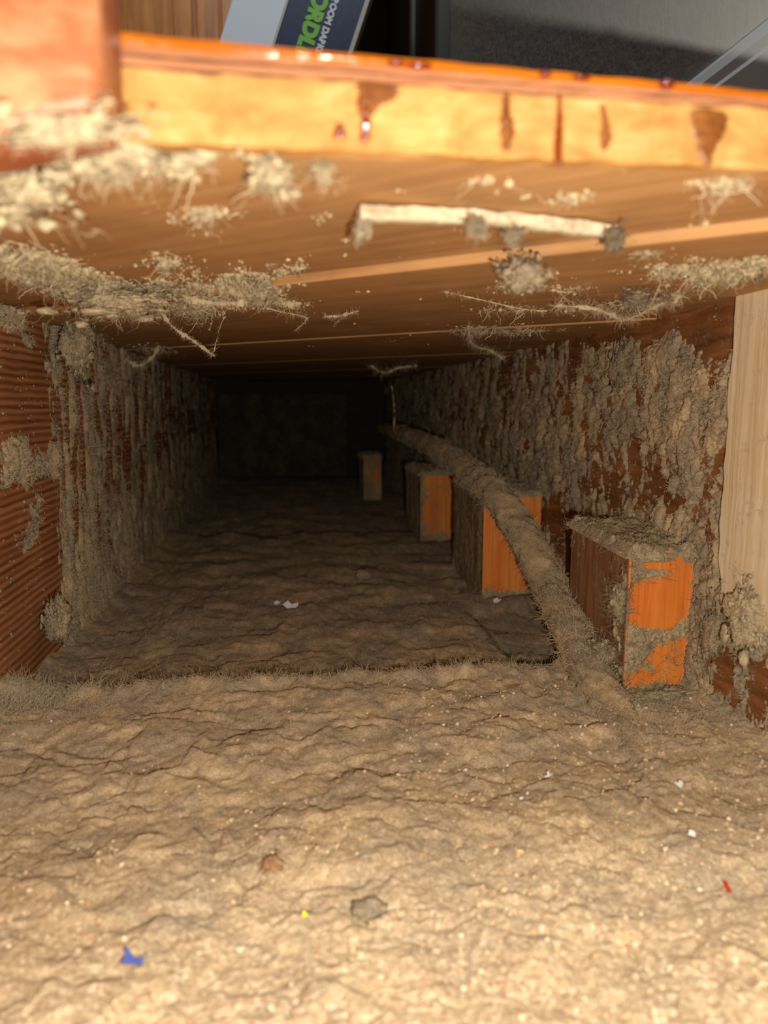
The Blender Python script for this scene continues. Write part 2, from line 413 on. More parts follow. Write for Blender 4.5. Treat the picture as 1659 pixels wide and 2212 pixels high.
RUNS = [
  ([((0.0547, 0.19, 0.2555), 0.0007), ((0.0546, 0.19, 0.2507), 0.0011), ((0.0552, 0.19, 0.2465), 0.0020), ((0.0548, 0.19, 0.2416), 0.0008)], M_STAIN, 0.0006),
  ([((0.0681, 0.19, 0.2557), 0.0005), ((0.0684, 0.19, 0.2492), 0.0008), ((0.0683, 0.19, 0.2465), 0.0012), ((0.0682, 0.19, 0.2427), 0.0011), ((0.0683, 0.19, 0.2399), 0.0013), ((0.0682, 0.19, 0.2386), 0.0010)], M_AMBER, 0.0014),
  ([((0.0791, 0.19, 0.2537), 0.0006), ((0.0802, 0.19, 0.2497), 0.0010), ((0.0805, 0.19, 0.2459), 0.0018), ((0.0801, 0.19, 0.2426), 0.0007)], M_STAIN, 0.0006),
  ([((0.1069, 0.19, 0.2537), 0.0062), ((0.1077, 0.19, 0.2499), 0.0050), ((0.1077, 0.19, 0.2459), 0.0034), ((0.1073, 0.19, 0.2437), 0.0022), ((0.1083, 0.19, 0.2401), 0.0010)], M_STAIN, 0.0008),
  ([((0.1069, 0.19, 0.2457), 0.0006), ((0.1068, 0.19, 0.2442), 0.0012), ((0.1068, 0.19, 0.2432), 0.0010)], M_AMBER, 0.0012),
  ([((0.0137, 0.19, 0.2462), 0.0009), ((0.0137, 0.19, 0.2439), 0.0017), ((0.0137, 0.19, 0.2427), 0.0014)], M_AMBER, 0.0012),
  ([((0.0199, 0.19, 0.2512), 0.0008), ((0.0201, 0.19, 0.2465), 0.0012), ((0.0197, 0.19, 0.2435), 0.0014), ((0.0196, 0.19, 0.2421), 0.0010)], M_AMBER, 0.0012),
  ([((0.0212, 0.19, 0.256), 0.0050), ((0.0226, 0.19, 0.2534), 0.0062), ((0.0201, 0.19, 0.2502), 0.0034), ((0.0192, 0.19, 0.2477), 0.0012)], M_STAIN, 0.0004),
]
for i, (pts, mt, th) in enumerate(RUNS):
    run([(p[0], p[2], wd) for p, wd in pts], 40+i, mt, th)

def bead(p, rx, rz):
    B, T = ICO2
    V = B*np.array([rx, 0.0016, rz]) + np.array([p[0], YF-0.0010, p[2]]) - np.array([0.04, YF, 0.2555])
    add('varnish_bead', raw_mesh('varnish_bead', V, [T]), M_BEAD, edge)
M_BEAD = Mat('dark_varnish').principled(lin(112,30,10), 0.1, None, 0.6, 0.8)
for p, rx, rz in (((0.0331, 0.19, 0.26), 0.0034, 0.0006), ((0.0274, 0.19, 0.2602), 0.0026, 0.0005), ((0.0643, 0.19, 0.2597), 0.0016, 0.0008), ((0.0736, 0.19, 0.2593), 0.0026, 0.0005), ((0.096, 0.19, 0.259), 0.0022, 0.0012)): bead(p, rx, rz)

# room floor slab beyond the edge, out of sight from below
V, F = box_vf(-1.6, XR-0.004, YF+0.031, 2.0, 0.2535, 0.2545)
M_ROOMFLOOR = wood_mat('room_floor', lin(60,34,12), lin(86,52,20), lin(104,66,30), 60, 4, 1, 0.25, 0.2, 0.5)
tag(mesh_obj('floor_room', V, [F], M_ROOMFLOOR, smooth=False), 'varnished wooden room floor above the cavity', 'floor', kind='structure')

# ================================================================= DUST ON THE JOISTS AND PLANKS
# right joist: u = y, v = z
nu, nv = 500, 270
uu = 1/np.linspace(1/0.27, 1/1.9, nu); u, v = np.meshgrid(uu, np.linspace(-0.02, ZC-0.001, nv))
def right_h(u, v):
    wu = u + 0.010*fbm(u*50, v*30, 3, 71); wv = v + 0.010*fbm(u*50, v*30, 3, 72)
    t = 0.50*fbm(wu*44, wv*20, 4, 73) + 0.9*(billow(wu*60, wv*26, 3, 74)-0.40) + 0.36*fbm(wu*150, wv*100, 3, 75) + 0.26*fbm(u*480, v*420, 3, 76) + 0.10
    clean = [(0.4200,0.2313,0.0252,0.0202,-0.016), (0.4929,0.2365,0.0279,0.0141,-0.009), (0.5582,0.2331,0.0459,0.0140,-0.008), (0.3727,0.0213,0.0237,0.0158,-0.011),
             (0.3921,0.0309,0.0133,0.0082,-0.006), (0.5635,0.1213,0.0405,0.0221,-0.006), (0.6614,0.0723,0.0445,0.0261,-0.010), (0.6392,0.1963,0.0310,0.0284,-0.006),
             (0.4608,0.1159,0.0228,0.0092,-0.004), (0.4056,0.1478,0.0158,0.0081,-0.004), (0.8364,0.2167,0.0964,0.0156,-0.006), (0.7149,0.2383,0.0721,0.0134,-0.007),
             (0.4951,0.1346,0.0196,0.0098,-0.004)]
    thick = [(0.5522,0.2152,0.0346,0.0158,0.006), (0.3773,0.0607,0.0182,0.0157,0.007), (0.4096,0.1827,0.0265,0.0161,0.004), (0.4693,0.1921,0.0231,0.0182,0.004), (0.4478,0.1565,0.0314,0.0176,0.003), (0.4881,0.2512,0.0185,0.0049,0.004)]
    t = t + 80*blobs(u, v, clean) + 95*blobs(u, v, thick)
    t = t + 0.5*np.exp(-v/0.012) - 0.5*sstep(0.215, 0.242, v)*sstep(0.75, 0.45, u)
    return 0.0085*np.tanh(t*0.9)
h = right_h(u, v)
RV, RQ = sheet(h, u, v, (XR, 0, 0), (0,1,0), (0,0,1), (-1,0,0))
tag(mesh_obj('wall_dust', RV, [RQ], M_DUST), 'lumpy scalloped dust clinging to the right-hand joist', 'dust', kind='stuff')

# left joist
nu, nv = 460, 270
uu = 1/np.linspace(1/0.36, 1/1.9, nu); u, v = np.meshgrid(uu, np.linspace(-0.02, ZC-0.001, nv))
def left_h(u, v):
    wu = u + 0.006*fbm(u*40, v*30, 3, 81)
    rope = 1-np.abs(perlin(wu*55+0.6*fbm(u*9, v*9, 2, 88), v*5, 83))*4
    t = 0.60*fbm(wu*95, v*8, 4, 82) + 0.46*np.clip(rope, -0.6, 1) + 0.36*fbm(wu*200, v*90, 3, 85) + 0.26*fbm(u*420, v*380, 3, 84) + 0.25*fbm(u*16, v*16, 2, 89)
    tn = 0.45*fbm(u*75, v*75, 4, 181) + 0.42*fbm(u*300, v*300, 4, 182) - 0.85
    on = sstep(0.572, 0.590, u + 0.006*fbm(v*60, v*0, 3, 86))
    t = (t - 0.10)*on + tn*(1-on)
    add_ = [(0.5045,0.1386,0.0492,0.0177,0.0125), (0.5375,0.1034,0.0245,0.0159,0.0105), (0.5074,0.1533,0.0259,0.0089,0.009), (0.5025,0.0872,0.0351,0.0118,0.0085),
            (0.5164,0.2388,0.0552,0.0118,0.012), (0.5474,0.2209,0.0135,0.0069,0.009), (0.5147,0.2300,0.0223,0.0089,0.008), (0.5584,0.0311,0.0192,0.0100,0.012), (0.5206,0.1770,0.0070,0.0121,0.006),
            (0.5696,0.1364,0.0286,0.0134,0.0095), (0.6173,0.2578,0.0521,0.0093,0.011)]
    t = t + 92*blobs(u, v, add_)*(1.0+0.3*fbm(u*120, v*120, 4, 87))
    t = t + 0.6*np.exp(-v/0.03)*on + 0.25*np.exp(-((v-0.05)/0.06)**2)*on
    return 0.0085*np.tanh(t*0.8)
h = left_h(u, v)
LV, LQ = sheet(h, u, v, (XL, 0, 0), (0,1,0), (0,0,1), (1,0,0))
tag(mesh_obj('wall_dust', LV, [LQ], M_DUST), 'ropy vertical streaks of dust on the left-hand joist', 'dust', kind='stuff')

# planks above: u = x, v = y
nu, nv = 520, 420
vv = 1/np.linspace(1/0.192, 1/1.6, nv); u, v = np.meshgrid(np.linspace(XL, XR, nu), vv)
CEIL = [(-0.1035,0.4632,0.0268,0.0814,1.4), (-0.1103,0.3504,0.0199,0.0447,1.05), (-0.1108,0.3989,0.0182,0.0529,1.0), (-0.0458,0.4205,0.0271,0.0501,0.85), (-0.0132,0.4007,0.0166,0.0552,1.0), (-0.0526,0.3429,0.0119,0.0282,0.7),
        (-0.0328,0.2668,0.0092,0.0195,0.75), (-0.0182,0.2558,0.0104,0.0084,0.6), (0.0052,0.3521,0.0105,0.0234,0.6), (-0.0548,0.4989,0.0176,0.0471,0.9),
        (-0.0560,0.2041,0.0114,0.0146,0.85), (-0.0416,0.2095,0.0107,0.0156,1.0), (-0.0157,0.1955,0.0123,0.0088,0.8), (-0.0026,0.2122,0.0049,0.0164,1.0), (0.0110,0.2105,0.0019,0.0097,0.7), (-0.0255,0.2112,0.0073,0.0079,0.8),
        (-0.0763,0.2347,0.0079,0.0344,1.1), (0.0123,0.2708,0.0029,0.0177,0.6), (0.1978,0.4149,0.0183,0.0383,1.0), (0.1429,0.3732,0.0140,0.0249,0.7), (0.1358,0.4630,0.0315,0.0255,0.7), (0.1721,0.3139,0.0238,0.0238,0.9),
        (0.1244,0.2088,0.0105,0.0111,0.85), (0.0880,0.2282,0.0098,0.0100,0.75), (0.0576,0.2129,0.0167,0.0051,0.7), (0.1111,0.3568,0.0132,0.0301,0.9), (0.1959,0.3108,0.0140,0.0437,1.0), (0.1496,0.5860,0.0327,0.0409,0.7),
        (0.1931,0.5804,0.0363,0.0474,0.6), (0.0955,0.6725,0.0082,0.0355,0.5), (0.0367,0.5379,0.0097,0.0223,0.55), (-0.1421,0.8383,0.0296,0.0940,0.8), (-0.0641,0.5805,0.0103,0.0318,0.6), (0.1385,0.2809,0.0105,0.0124,0.7), (0.0064,0.4490,0.0134,0.0230,0.7)]
def ceil_m(u, v):
    return blobs(u, v, CEIL)
def ceil_h(u, v):
    wu = u + 0.006*fbm(u*70, v*70, 3, 91); wv = v + 0.008*fbm(u*70, v*70, 3, 92)
    m = np.minimum(ceil_m(u, v), 1.15)
    rid = 1-np.abs(perlin(wu*95, wv*65, 93))*3.4
    t = 0.36*fbm(wu*95, wv*75, 4, 94) + 0.34*np.clip(rid, -1.2, 1) + 0.34*fbm(u*300, v*240, 4, 95) + m*0.95 - 0.92
    return np.clip(t, -0.3, 0.85)*0.0085, m
h, m = ceil_h(u, v)
slope_ = np.zeros_like(h)
s_ = u*nd[0] + v*nd[1]
for sm, d0, d1 in zip(seams[1:-1], drops[:-1], drops[1:]): slope_ = slope_ + (d1-d0)*sstep(sm-0.002, sm+0.002, s_)
P0, Q0 = sheet(h, u, v, (0,0,ZC), (1,0,0), (0,1,0), (0,0,-1), clip=-0.0005)
# follow the stepped planks
s_ = P0[:, 0]*nd[0] + P0[:, 1]*nd[1]
for sm, d0, d1 in zip(seams[1:-1], drops[:-1], drops[1:]): P0[:, 2] += (d1-d0)*sstep(sm-0.002, sm+0.002, s_)
rs = np.random.RandomState(5)
sel = rs.randint(0, len(P0), 16000); CP = P0[sel]
hv = (ZC-CP[:, 2]); CP = CP[hv > 0.0010]
Dd = rs.randn(len(CP), 3)*np.array([1, 1, 0.7]) + np.array([0, 0, -0.5])
f1 = fibres(CP, Dd, 0.002+0.0055*rs.rand(len(CP))**2, 0.00009+0.00008*rs.rand(len(CP)), 3, 1.0, 6)
tag(mesh_obj('lint_patches', *[merge((P0, Q0), f1)[0]], [merge((P0, Q0), f1)[1]], M_LINT), 'ragged pale lint stuck to the underside of the subfloor planks', 'lint', kind='stuff')

# stringy threads of lint lying against the planks
rs = np.random.RandomState(70); n = 60000
x = XL+(XR-XL)*rs.rand(n); y = 1/(1/0.195 + (1/1.0-1/0.195)*rs.rand(n))
keep = ceil_m(x, y)*(0.8+0.5*fbm(x*60, y*60, 2, 97)) > 0.35 + 1.3*rs.rand(n)
x, y = x[keep][:2000], y[keep][:2000]; n = len(x); s_ = x*nd[0]+y*nd[1]; z = np.full(n, ZC)
for sm, d0, d1 in zip(seams[1:-1], drops[:-1], drops[1:]): z += (d1-d0)*(s_ > sm)
a = rs.rand(n)*2*PI
th = fibres(np.stack([x, y, z-0.0012*rs.rand(n)], 1), np.stack([np.cos(a), np.sin(a), -0.35*rs.rand(n)], 1), 0.004+0.013*rs.rand(n)**2, 0.00012+0.00035*rs.rand(n)**3, 9, 0.95, 71)
th[0][:, 2] = np.minimum(th[0][:, 2], ZC-0.0001)
tag(mesh_obj('lint_threads', th[0], [th[1]], M_FIBRE_P), 'thin pale lint threads tangled across the underside of the planks', 'lint', kind='stuff')

# crumbs of dust sticking to the planks
rs = np.random.RandomState(77); n = 30000
x = XL+(XR-XL)*rs.rand(n); y = 1/(1/0.195 + (1/0.95-1/0.195)*rs.rand(n))
keep = ceil_m(x, y)*0.75 + 0.5*fbm(x*60, y*60, 3, 96) > 0.30 + 0.5*rs.rand(n)
x, y = x[keep], y[keep]; n = len(x); s_ = x*nd[0]+y*nd[1]; z = np.full(n, ZC)
for sm, d0, d1 in zip(seams[1:-1], drops[:-1], drops[1:]): z += (d1-d0)*(s_ > sm)
rad = 0.00025+0.0009*rs.rand(n)**3
B, T = ICO1
Gv = (B[None]*(rad[:, None, None])*(0.5+1.0*rs.rand(n, len(B), 1)) + np.stack([x, y, z-rad*0.3], 1)[:, None]).reshape(-1, 3)
Gt = (T[None] + (np.arange(n)*len(B))[:, None, None]).reshape(-1, 3)
tag(mesh_obj('dust_crumbs', Gv, [Gt], M_LINT, smooth=False), 'fine pale dust crumbs speckling the underside of the planks', 'dust', kind='stuff')

# ---- loose curly fibres on the floor and the joists
rs = np.random.RandomState(9)
def scatter_floor(n, fy, fx, lmin, lmax, seed, curl=0.9, rad=0.00013):
    r = np.random.RandomState(seed); x = fx(r, n); y = fy(r, n)
    z = floor_h(x[None], y[None])[0]
    P = np.stack([x, y, z], 1); D = r.randn(n, 3)*np.array([1, 0.8, 0.35]) + np.array([0, 0, 0.4])
    return fibres(P, D, lmin+(lmax-lmin)*r.rand(n)**2, rad*(0.7+0.6*r.rand(n)), 3, curl, seed)
fx_all = lambda r, n: XL+0.004 + (XR-XL-0.008)*r.rand(n)
parts = [scatter_floor(6500, lambda r, n: 0.27+0.5*r.rand(n)**1.3, fx_all, 0.002, 0.008, 1, 0.9, 0.00012),
         scatter_floor(5000, lambda r, n: 0.470+0.008*r.randn(n), lambda r, n: XL+0.004+0.34*r.rand(n), 0.002, 0.009, 2, 1.1, 0.00014),
         scatter_floor(2800, lambda r, n: 0.46+0.03*r.randn(n), lambda r, n: XL+0.004+0.045*np.abs(r.randn(n))*0.7, 0.003, 0.014, 3, 1.1, 0.00016),
         scatter_floor(2000, lambda r, n: 0.425+0.04*r.randn(n), lambda r, n: np.minimum(0.205+0.02*r.randn(n), XR-0.003), 0.003, 0.012, 4, 1.1, 0.00015)]
V_, Q_ = merge(*parts)
tag(mesh_obj('floor_lint', V_, [Q_], M_FIBRE_G), 'fine curly lint fibres matted over the dusty cavity floor', 'lint', kind='stuff')
def wall_fibres(PV, n, nx, seed, sel=None):
    r = np.random.RandomState(seed); c = PV if sel is None else PV[sel(PV)]
    p = c[r.randint(0, len(c), n)]
    D = r.randn(n, 3)*0.8 + np.array([nx, 0, -0.2])
    return fibres(p, D, 0.0015+0.0055*r.rand(n)**2, 0.00012+0.00008*r.rand(n), 3, 1.1, seed)
V_, Q_ = merge(wall_fibres(RV, 11500, -0.7, 31, lambda p: (XR-p[:, 0] > 0.001) & (p[:, 1] < 0.8)))
tag(mesh_obj('wall_lint', V_, [Q_], M_FIBRE), 'short fuzzy lint bristling from the dust on the right-hand joist', 'lint', kind='stuff')
V_, Q_ = merge(wall_fibres(LV, 9000, 0.7, 32, lambda p: (p[:, 0]-XL > 0.001) & (p[:, 1] < 0.85)))
tag(mesh_obj('wall_lint', V_, [Q_], M_FIBRE), 'short fuzzy lint bristling from the dust on the left-hand joist', 'lint', kind='stuff')

# ---- crumbs on the joists
def crumbs(n, seed, side):
    r = np.random.RandomState(seed); y = 1/(1/0.36 + (1/1.1-1/0.36)*r.rand(n)); z = 0.005+(ZC-0.01)*r.rand(n)
    k = fbm(y*40, z*40, 3, seed) > -0.1+0.5*r.rand(n); y, z = y[k], z[k]; n = len(y)
    rad = 0.0002+0.0008*r.rand(n)**4; x = np.full(n, XR-0.0001 if side > 0 else XL+0.0001)
    B, T = ICO1
    V = (B[None]*rad[:, None, None]*(0.5+r.rand(n, len(B), 1)) + np.stack([x, y, z], 1)[:, None]).reshape(-1, 3)
    return V, (T[None] + (np.arange(n)*len(B))[:, None, None]).reshape(-1, 3)
for side, nm in ((1, 'right'), (-1, 'left')):
    V_, T_ = crumbs(5000, 80+side, side)
    tag(mesh_obj('dust_crumbs', V_, [T_], M_DUST, smooth=False), 'fine dust crumbs speckling the bare wood of the %s-hand joist' % nm, 'dust', kind='stuff')

# ---- grit in the foreground
rs = np.random.RandomState(12); n = 5200
x = XL+0.01+(XR-XL-0.02)*rs.rand(n); y = 0.15+0.30*rs.rand(n)**1.5
keep = fbm(x*30, y*30, 3, 55) + 0.35 - 1.2*(y-0.2)*3 + 0.8*(x > 0.05) > rs.rand(n)*0.9 - 0.2
x, y = x[keep], y[keep]; n = len(x)
z = floor_h(x[None], y[None])[0]; rad = 0.00035 + 0.0009*rs.rand(n)**3
B, T = ICO1
Gv = (B[None]*(rad[:, None, None])*(0.6+0.8*rs.rand(n, len(B), 1)) + np.stack([x, y, z+rad*0.2], 1)[:, None]).reshape(-1, 3)
Gt = (T[None] + (np.arange(n)*len(B))[:, None, None]).reshape(-1, 3)
M = Mat('plaster_grit'); cc = M.coords(); vo = M.noise(cc, 260, 1)
M_GRIT = M.diffuse(M.ramp(vo, [(0.32, lin(160,122,86)), (0.45, lin(196,164,122)), (0.58, lin(216,188,148)), (0.72, lin(238,222,196))]))
tag(mesh_obj('plaster_grit', Gv, [Gt], M_GRIT, smooth=False), 'pale sandy plaster grit strewn over the near floor dust', 'grit', kind='stuff')

# ================================================================= LINT CLUMPS
from mathutils import noise as mn
def clump(name, label, loc, rad, seed, nf=900, fl=0.010, mat=M_LINT, rot=(0, 0, 0), amp=0.45, freq=2.2, fr=0.00011, droop=0.3, cat='lint', core=0.72, lobes=90):
    """a ragged felted clump: displaced core bristling with curly fibres"""
    off = Vector((seed*3.17, seed*1.91, seed*2.3)); r = np.random.RandomState(seed)
    B, T = ICO4 if core > 0 else ICO2
    d = np.array([mn.fractal(Vector(b)*freq*0.6 + off, 0.7, 2.1, 5) for b in B])
    d2 = np.array([mn.noise(Vector(b)*freq*4.2 + off) for b in B]); d3 = np.array([mn.noise(Vector(b)*freq*11 + off) for b in B])
    V = B*(max(core, 0.3)*(1 + amp*d + 0.24*d2 + 0.16*d3))[:, None]
    # ragged lobes strung around the core
    b, t = ICO2; Vs, Ts, o_ = [V], [T], len(V)
    for k in range(lobes):
        if k % 6 == 0: c = r.randn(3); c *= (0.35+0.45*r.rand())/np.linalg.norm(c)
        else: c = c*1.06 + r.randn(3)*0.14
        sz = (0.035+0.12*r.rand()**2)*(0.5+1.1*r.rand(3))
        q = b*sz*(0.65+0.7*r.rand(len(b), 1)); a = r.rand()*6.28
        q = q @ np.array([[math.cos(a), -math.sin(a), 0], [math.sin(a), math.cos(a), 0], [0, 0, 1]]).T
        Vs.append(q+c); Ts.append(t+o_); o_ += len(q)
    V = np.concatenate(Vs); T = np.concatenate(Ts)
    R = np.array(Matrix.Rotation(rot[2], 3, 'Z') @ Matrix.Rotation(rot[1], 3, 'Y') @ Matrix.Rotation(rot[0], 3, 'X'))
    V = (V*np.array(rad)) @ R.T
    nf = int(nf*0.55); i = r.randint(0, len(V), nf)
    D = 0.3*V[i]/np.linalg.norm(V[i], axis=1, keepdims=True) + r.randn(nf, 3)*0.8 + np.array([0, 0, -droop*0.3])
    FV_, FQ_ = fibres(V[i]*0.98, D, fl*0.9*(0.15+r.rand(nf)**3), fr*1.25*(0.7+0.6*r.rand(nf)), 3, 1.4, seed)
    W = np.concatenate([V, FV_]) + np.array(loc)
    o = mesh_obj(name, W, [T, FQ_+len(V)], mat, base=True)
    tag(o, label, cat, 'lint clumps clinging to the wood', kind='stuff')
    return o
clump('lint_clump', 'large matted grey lint clump on the left-hand joist just below the planks', (-0.154, 0.589, 0.2237), (0.013, 0.028, 0.027), 1, 3600, 0.010, M_CLUMP, (0.35, 0, 0), 0.30, 2.4)
clump('lint_clump', 'small frayed lint tuft beside the large grey clump at the top left corner', (-0.154, 0.6692, 0.2414), (0.006, 0.008, 0.012), 2, 900, 0.012, M_DUST, (0, 0.2, 0), 0.45, core=0.4, lobes=90)
clump('lint_clump', 'broad pale lint mat hanging from the planks above the left corner', (-0.0905, 0.413, 0.233), (0.034, 0.030, 0.010), 3, 4200, 0.012, M_LINT, (0, 0, -0.2), 0.4, core=0.5, lobes=180)
clump('lint_clump', 'pale lint tuft on the planks right of the broad lint mat', (-0.0159, 0.3964, 0.2385), (0.008, 0.018, 0.006), 4, 1300, 0.009, M_LINT, (0, 0, 0.2), 0.4, core=0.5, lobes=180)
clump('lint_clump', 'ragged lint lump hanging under the light plank seam', (0.0919, 0.2891, 0.229), (0.011, 0.010, 0.0075), 5, 1000, 0.006, M_DUST, (0, 0.2, 0.1), 0.4)
clump('lint_clump', 'lumpy lint at the left end of the pale splinter', (0.0244, 0.2391, 0.234), (0.0032, 0.004, 0.0055), 6, 420, 0.004, M_DUST, (0, 0.3, 0), 0.45)
clump('lint_clump', 'drooping lint lump on the middle of the pale splinter', (0.0574, 0.2316, 0.233), (0.0040, 0.004, 0.0055), 7, 520, 0.005, M_DUST, (0, -0.3, 0), 0.5, core=0.4, lobes=90)
clump('lint_clump', 'thin forked lint wisp hanging right of the splinter middle', (0.0729, 0.2411, 0.233), (0.0040, 0.003, 0.0040), 8, 500, 0.006, M_DUST, (0, 0, 0), 0.6, core=0.4, lobes=90)
clump('lint_clump', 'dark lint lump at the right end of the pale splinter', (0.1089, 0.2447, 0.234), (0.0038, 0.006, 0.0042), 9, 500, 0.005, M_DARKDUST, (0, 0, 0), 0.5)
clump('lint_clump', 'tangled lint in the corner of planks and right-hand joist', (0.1764, 0.3658, 0.232), (0.013, 0.009, 0.0045), 10, 1300, 0.009, M_DUST, (0, 0, -0.5), 0.45, core=0.4, lobes=90)
clump('lint_clump', 'dark lint lump at the top of the pale lath', (0.206, 0.3174, 0.238), (0.006, 0.006, 0.004), 11, 500, 0.006, M_DARKDUST)
clump('lint_clump', 'out-of-focus pale lint on the planks at the left border', (-0.0683, 0.2135, 0.236), (0.013, 0.018, 0.008), 12, 1600, 0.010, M_LINT, (0, 0, 0.4), 0.45, core=0.5, lobes=180)
clump('lint_clump', 'blurred pale lint below the reddish floor stub', (-0.0417, 0.1942, 0.239), (0.020, 0.012, 0.0045), 13, 1800, 0.009, M_LINT, (0, 0, 0), 0.5, core=0.5, lobes=180)
clump('lint_clump', 'pale lint tuft just under the left part of the cut floor edge', (-0.0025, 0.2003, 0.2375), (0.0062, 0.009, 0.0050), 14, 800, 0.008, M_LINT, (0, 0, -0.3), 0.45, core=0.5, lobes=180)
clump('lint_clump', 'small curled lint wisp on the planks below the amber drips', (0.0105, 0.201, 0.2385), (0.0018, 0.006, 0.003), 15, 250, 0.008, M_LINT, (0, 0, -0.5), 0.5, core=0.4, lobes=90)
clump('lint_clump', 'thick dust lump beside the block at the foot of the pale lath', (0.245, 0.362, 0.0654), (0.009, 0.020, 0.022), 16, 1600, 0.009, M_LINT, (0, 0, 0), 0.35)
clump('lint_clump', 'upright dust cone in the left corner where joist meets floor', (-0.16, 0.5202, 0.0313), (0.010, 0.013, 0.021), 17, 1200, 0.008, M_DUST, (0, 0, 0), 0.4)
clump('lint_clump', 'small dust tuft lying on the middle of the cavity floor', ((0.078, 0.7776, -0.008)[0], (0.078, 0.7776, -0.008)[1], -0.004), (0.010, 0.008, 0.006), 18, 500, 0.005, M_DUST, (0, 0, 0), 0.45)
clump('lint_clump', 'grey crusty dust lump high on the right-hand joist', (0.249, 0.5438, 0.2078), (0.005, 0.016, 0.020), 19, 1500, 0.006, M_DUST, (0.3, 0, 0), 0.35)

clump('lint_clump', 'fuzzy lint heap wedged between the cable and the nearest wood block', (0.1973, 0.432, 0.0209), (0.011, 0.014, 0.013), 51, 1800, 0.014, M_CLUMP, (0, 0, 0), 0.4, core=0.45, lobes=70)
clump('lint_clump', 'frayed lint clinging to the left edge of the nearest block face', (0.2015, 0.423, 0.0581), (0.007, 0.004, 0.020), 52, 1800, 0.012, M_CLUMP, (0, 0, 0), 0.4, core=0.5, lobes=60)
clump('lint_clump', 'lint bank filling the gap right of the nearest wood block', (0.248, 0.3982, 0.0433), (0.005, 0.018, 0.026), 53, 1800, 0.012, M_CLUMP, (0, 0, 0), 0.4, core=0.5, lobes=60)
clump('lint_clump', 'low lint ridge in front of the nearest wood block', (0.2252, 0.4087, 0.002), (0.028, 0.006, 0.005), 54, 1800, 0.012, M_CLUMP, (0, 0, 0), 0.4, core=0.5, lobes=60)

# hanging strands of fluff
def strand(label, pts, r0, seed, nf=260, mat=M_FIBRE_P, fl=0.004):
    P = [Vector(p) for p in pts]; n = 48; out = []
    for k in range(n+1):
        t = k/n*(len(P)-1); i = min(int(t), len(P)-2); f = t-i
        a = P[max(i-1, 0)]; b = P[i]; c = P[i+1]; d = P[min(i+2, len(P)-1)]
        out.append(0.5*((2*b) + (-a+c)*f + (2*a-5*b+4*c-d)*f*f + (-a+3*b-3*c+d)*f**3))
    out = np.array([q[:] for q in out]); r = np.random.RandomState(seed)
    ts = np.linspace(0, 1, n+1)
    rad = r0*np.clip(0.35+1.3*fbm(ts*7, ts*0+seed, 3, seed)+0.4*ts, 0.12, 3)
    tg = np.gradient(out, axis=0); tg /= np.linalg.norm(tg, axis=1, keepdims=True)
    A = np.cross(tg, np.array([0.31, 0.2, 0.93])); A /= np.linalg.norm(A, axis=1, keepdims=True); B = np.cross(tg, A)
    m = 6
    V = np.concatenate([out + (A*math.cos(2*PI*j/m)+B*math.sin(2*PI*j/m))*(rad*(1+0.3*r.randn(n+1)))[:, None] for j in range(m)])
    Q = np.array([(j*(n+1)+k, j*(n+1)+k+1, ((j+1) % m)*(n+1)+k+1, ((j+1) % m)*(n+1)+k) for j in range(m) for k in range(n)])
    i = r.randint(0, n+1, nf)
    fv, fq = fibres(out[i], r.randn(nf, 3), fl*(0.3+r.rand(nf)), 0.00009, 4, 1.0, seed)
    V2, Q2 = merge((V, Q), (fv, fq))
    o = mesh_obj('lint_strand', V2, [Q2], mat, base=True)
    return tag(o, label, 'lint strand', 'hanging lint strands', kind='stuff')
strand('long lint strand dangling from the planks below the lint mat', [(-0.0808, 0.5, 0.2412), (-0.075, 0.52, 0.2303), (-0.0621, 0.53, 0.2213), (-0.0503, 0.54, 0.2127)], 0.0012, 1, 420)
strand('thin lint thread rising from the end of the dangling strand', [(-0.0503, 0.54, 0.2153), (-0.0438, 0.53, 0.2333), (-0.0375, 0.52, 0.2408), (-0.0294, 0.515, 0.2454)], 0.00035, 2, 60)
strand('curved loop of lint under the planks behind the large grey clump', [(-0.1629, 0.8, 0.2245), (-0.1504, 0.8, 0.2176), (-0.1361, 0.8, 0.2271), (-0.1271, 0.8, 0.2434)], 0.0024, 3, 420, M_FIBRE, 0.010)
strand('faint lint thread hanging far back in the dark', [(0.1605, 1.15, 0.2083), (0.1642, 1.15, 0.18), (0.1649, 1.15, 0.1587), (0.1635, 1.15, 0.1357)], 0.0012, 4, 80, M_FIBRE)
strand('wavy lint thread across the planks left of the light seam', [(-0.0174, 0.4398, 0.236), (-0.0048, 0.4751, 0.236), (0.0067, 0.4844, 0.235), (0.0135, 0.5007, 0.234), (0.0077, 0.57, 0.234)], 0.0004, 5, 160)
strand('lint twig lying on the planks below the light seam', [(0.0246, 0.4923, 0.235), (0.0346, 0.4859, 0.235), (0.0432, 0.4604, 0.235)], 0.0009, 6, 160)
strand('straight pale fibre crossing the planks under the light seam', [(0.0805, 0.3825, 0.236), (0.1087, 0.4062, 0.235), (0.1375, 0.4308, 0.234), (0.154, 0.4376, 0.234)], 0.0004, 7, 140)
strand('drooping lint tangle where the planks meet the right-hand joist', [(0.124, 0.5111, 0.232), (0.1755, 0.7, 0.2342), (0.1872, 0.68, 0.2274), (0.1926, 0.66, 0.2192)], 0.0009, 8, 420, M_FIBRE, 0.008)
strand('lint cord in the corner left of the crusty lump', [(0.1448, 0.3971, 0.232), (0.1704, 0.4017, 0.231), (0.204, 0.4389, 0.23), (0.1994, 0.3901, 0.232), (0.2009, 0.369, 0.234)], 0.0012, 9, 800, M_FIBRE, 0.007)
strand('lint wisps dangling from the planks above the dark far end', [(0.1053, 0.95, 0.2265), (0.123, 0.95, 0.2179), (0.1409, 0.95, 0.2238), (0.1648, 0.95, 0.2268)], 0.0014, 10, 260, M_FIBRE, 0.012)
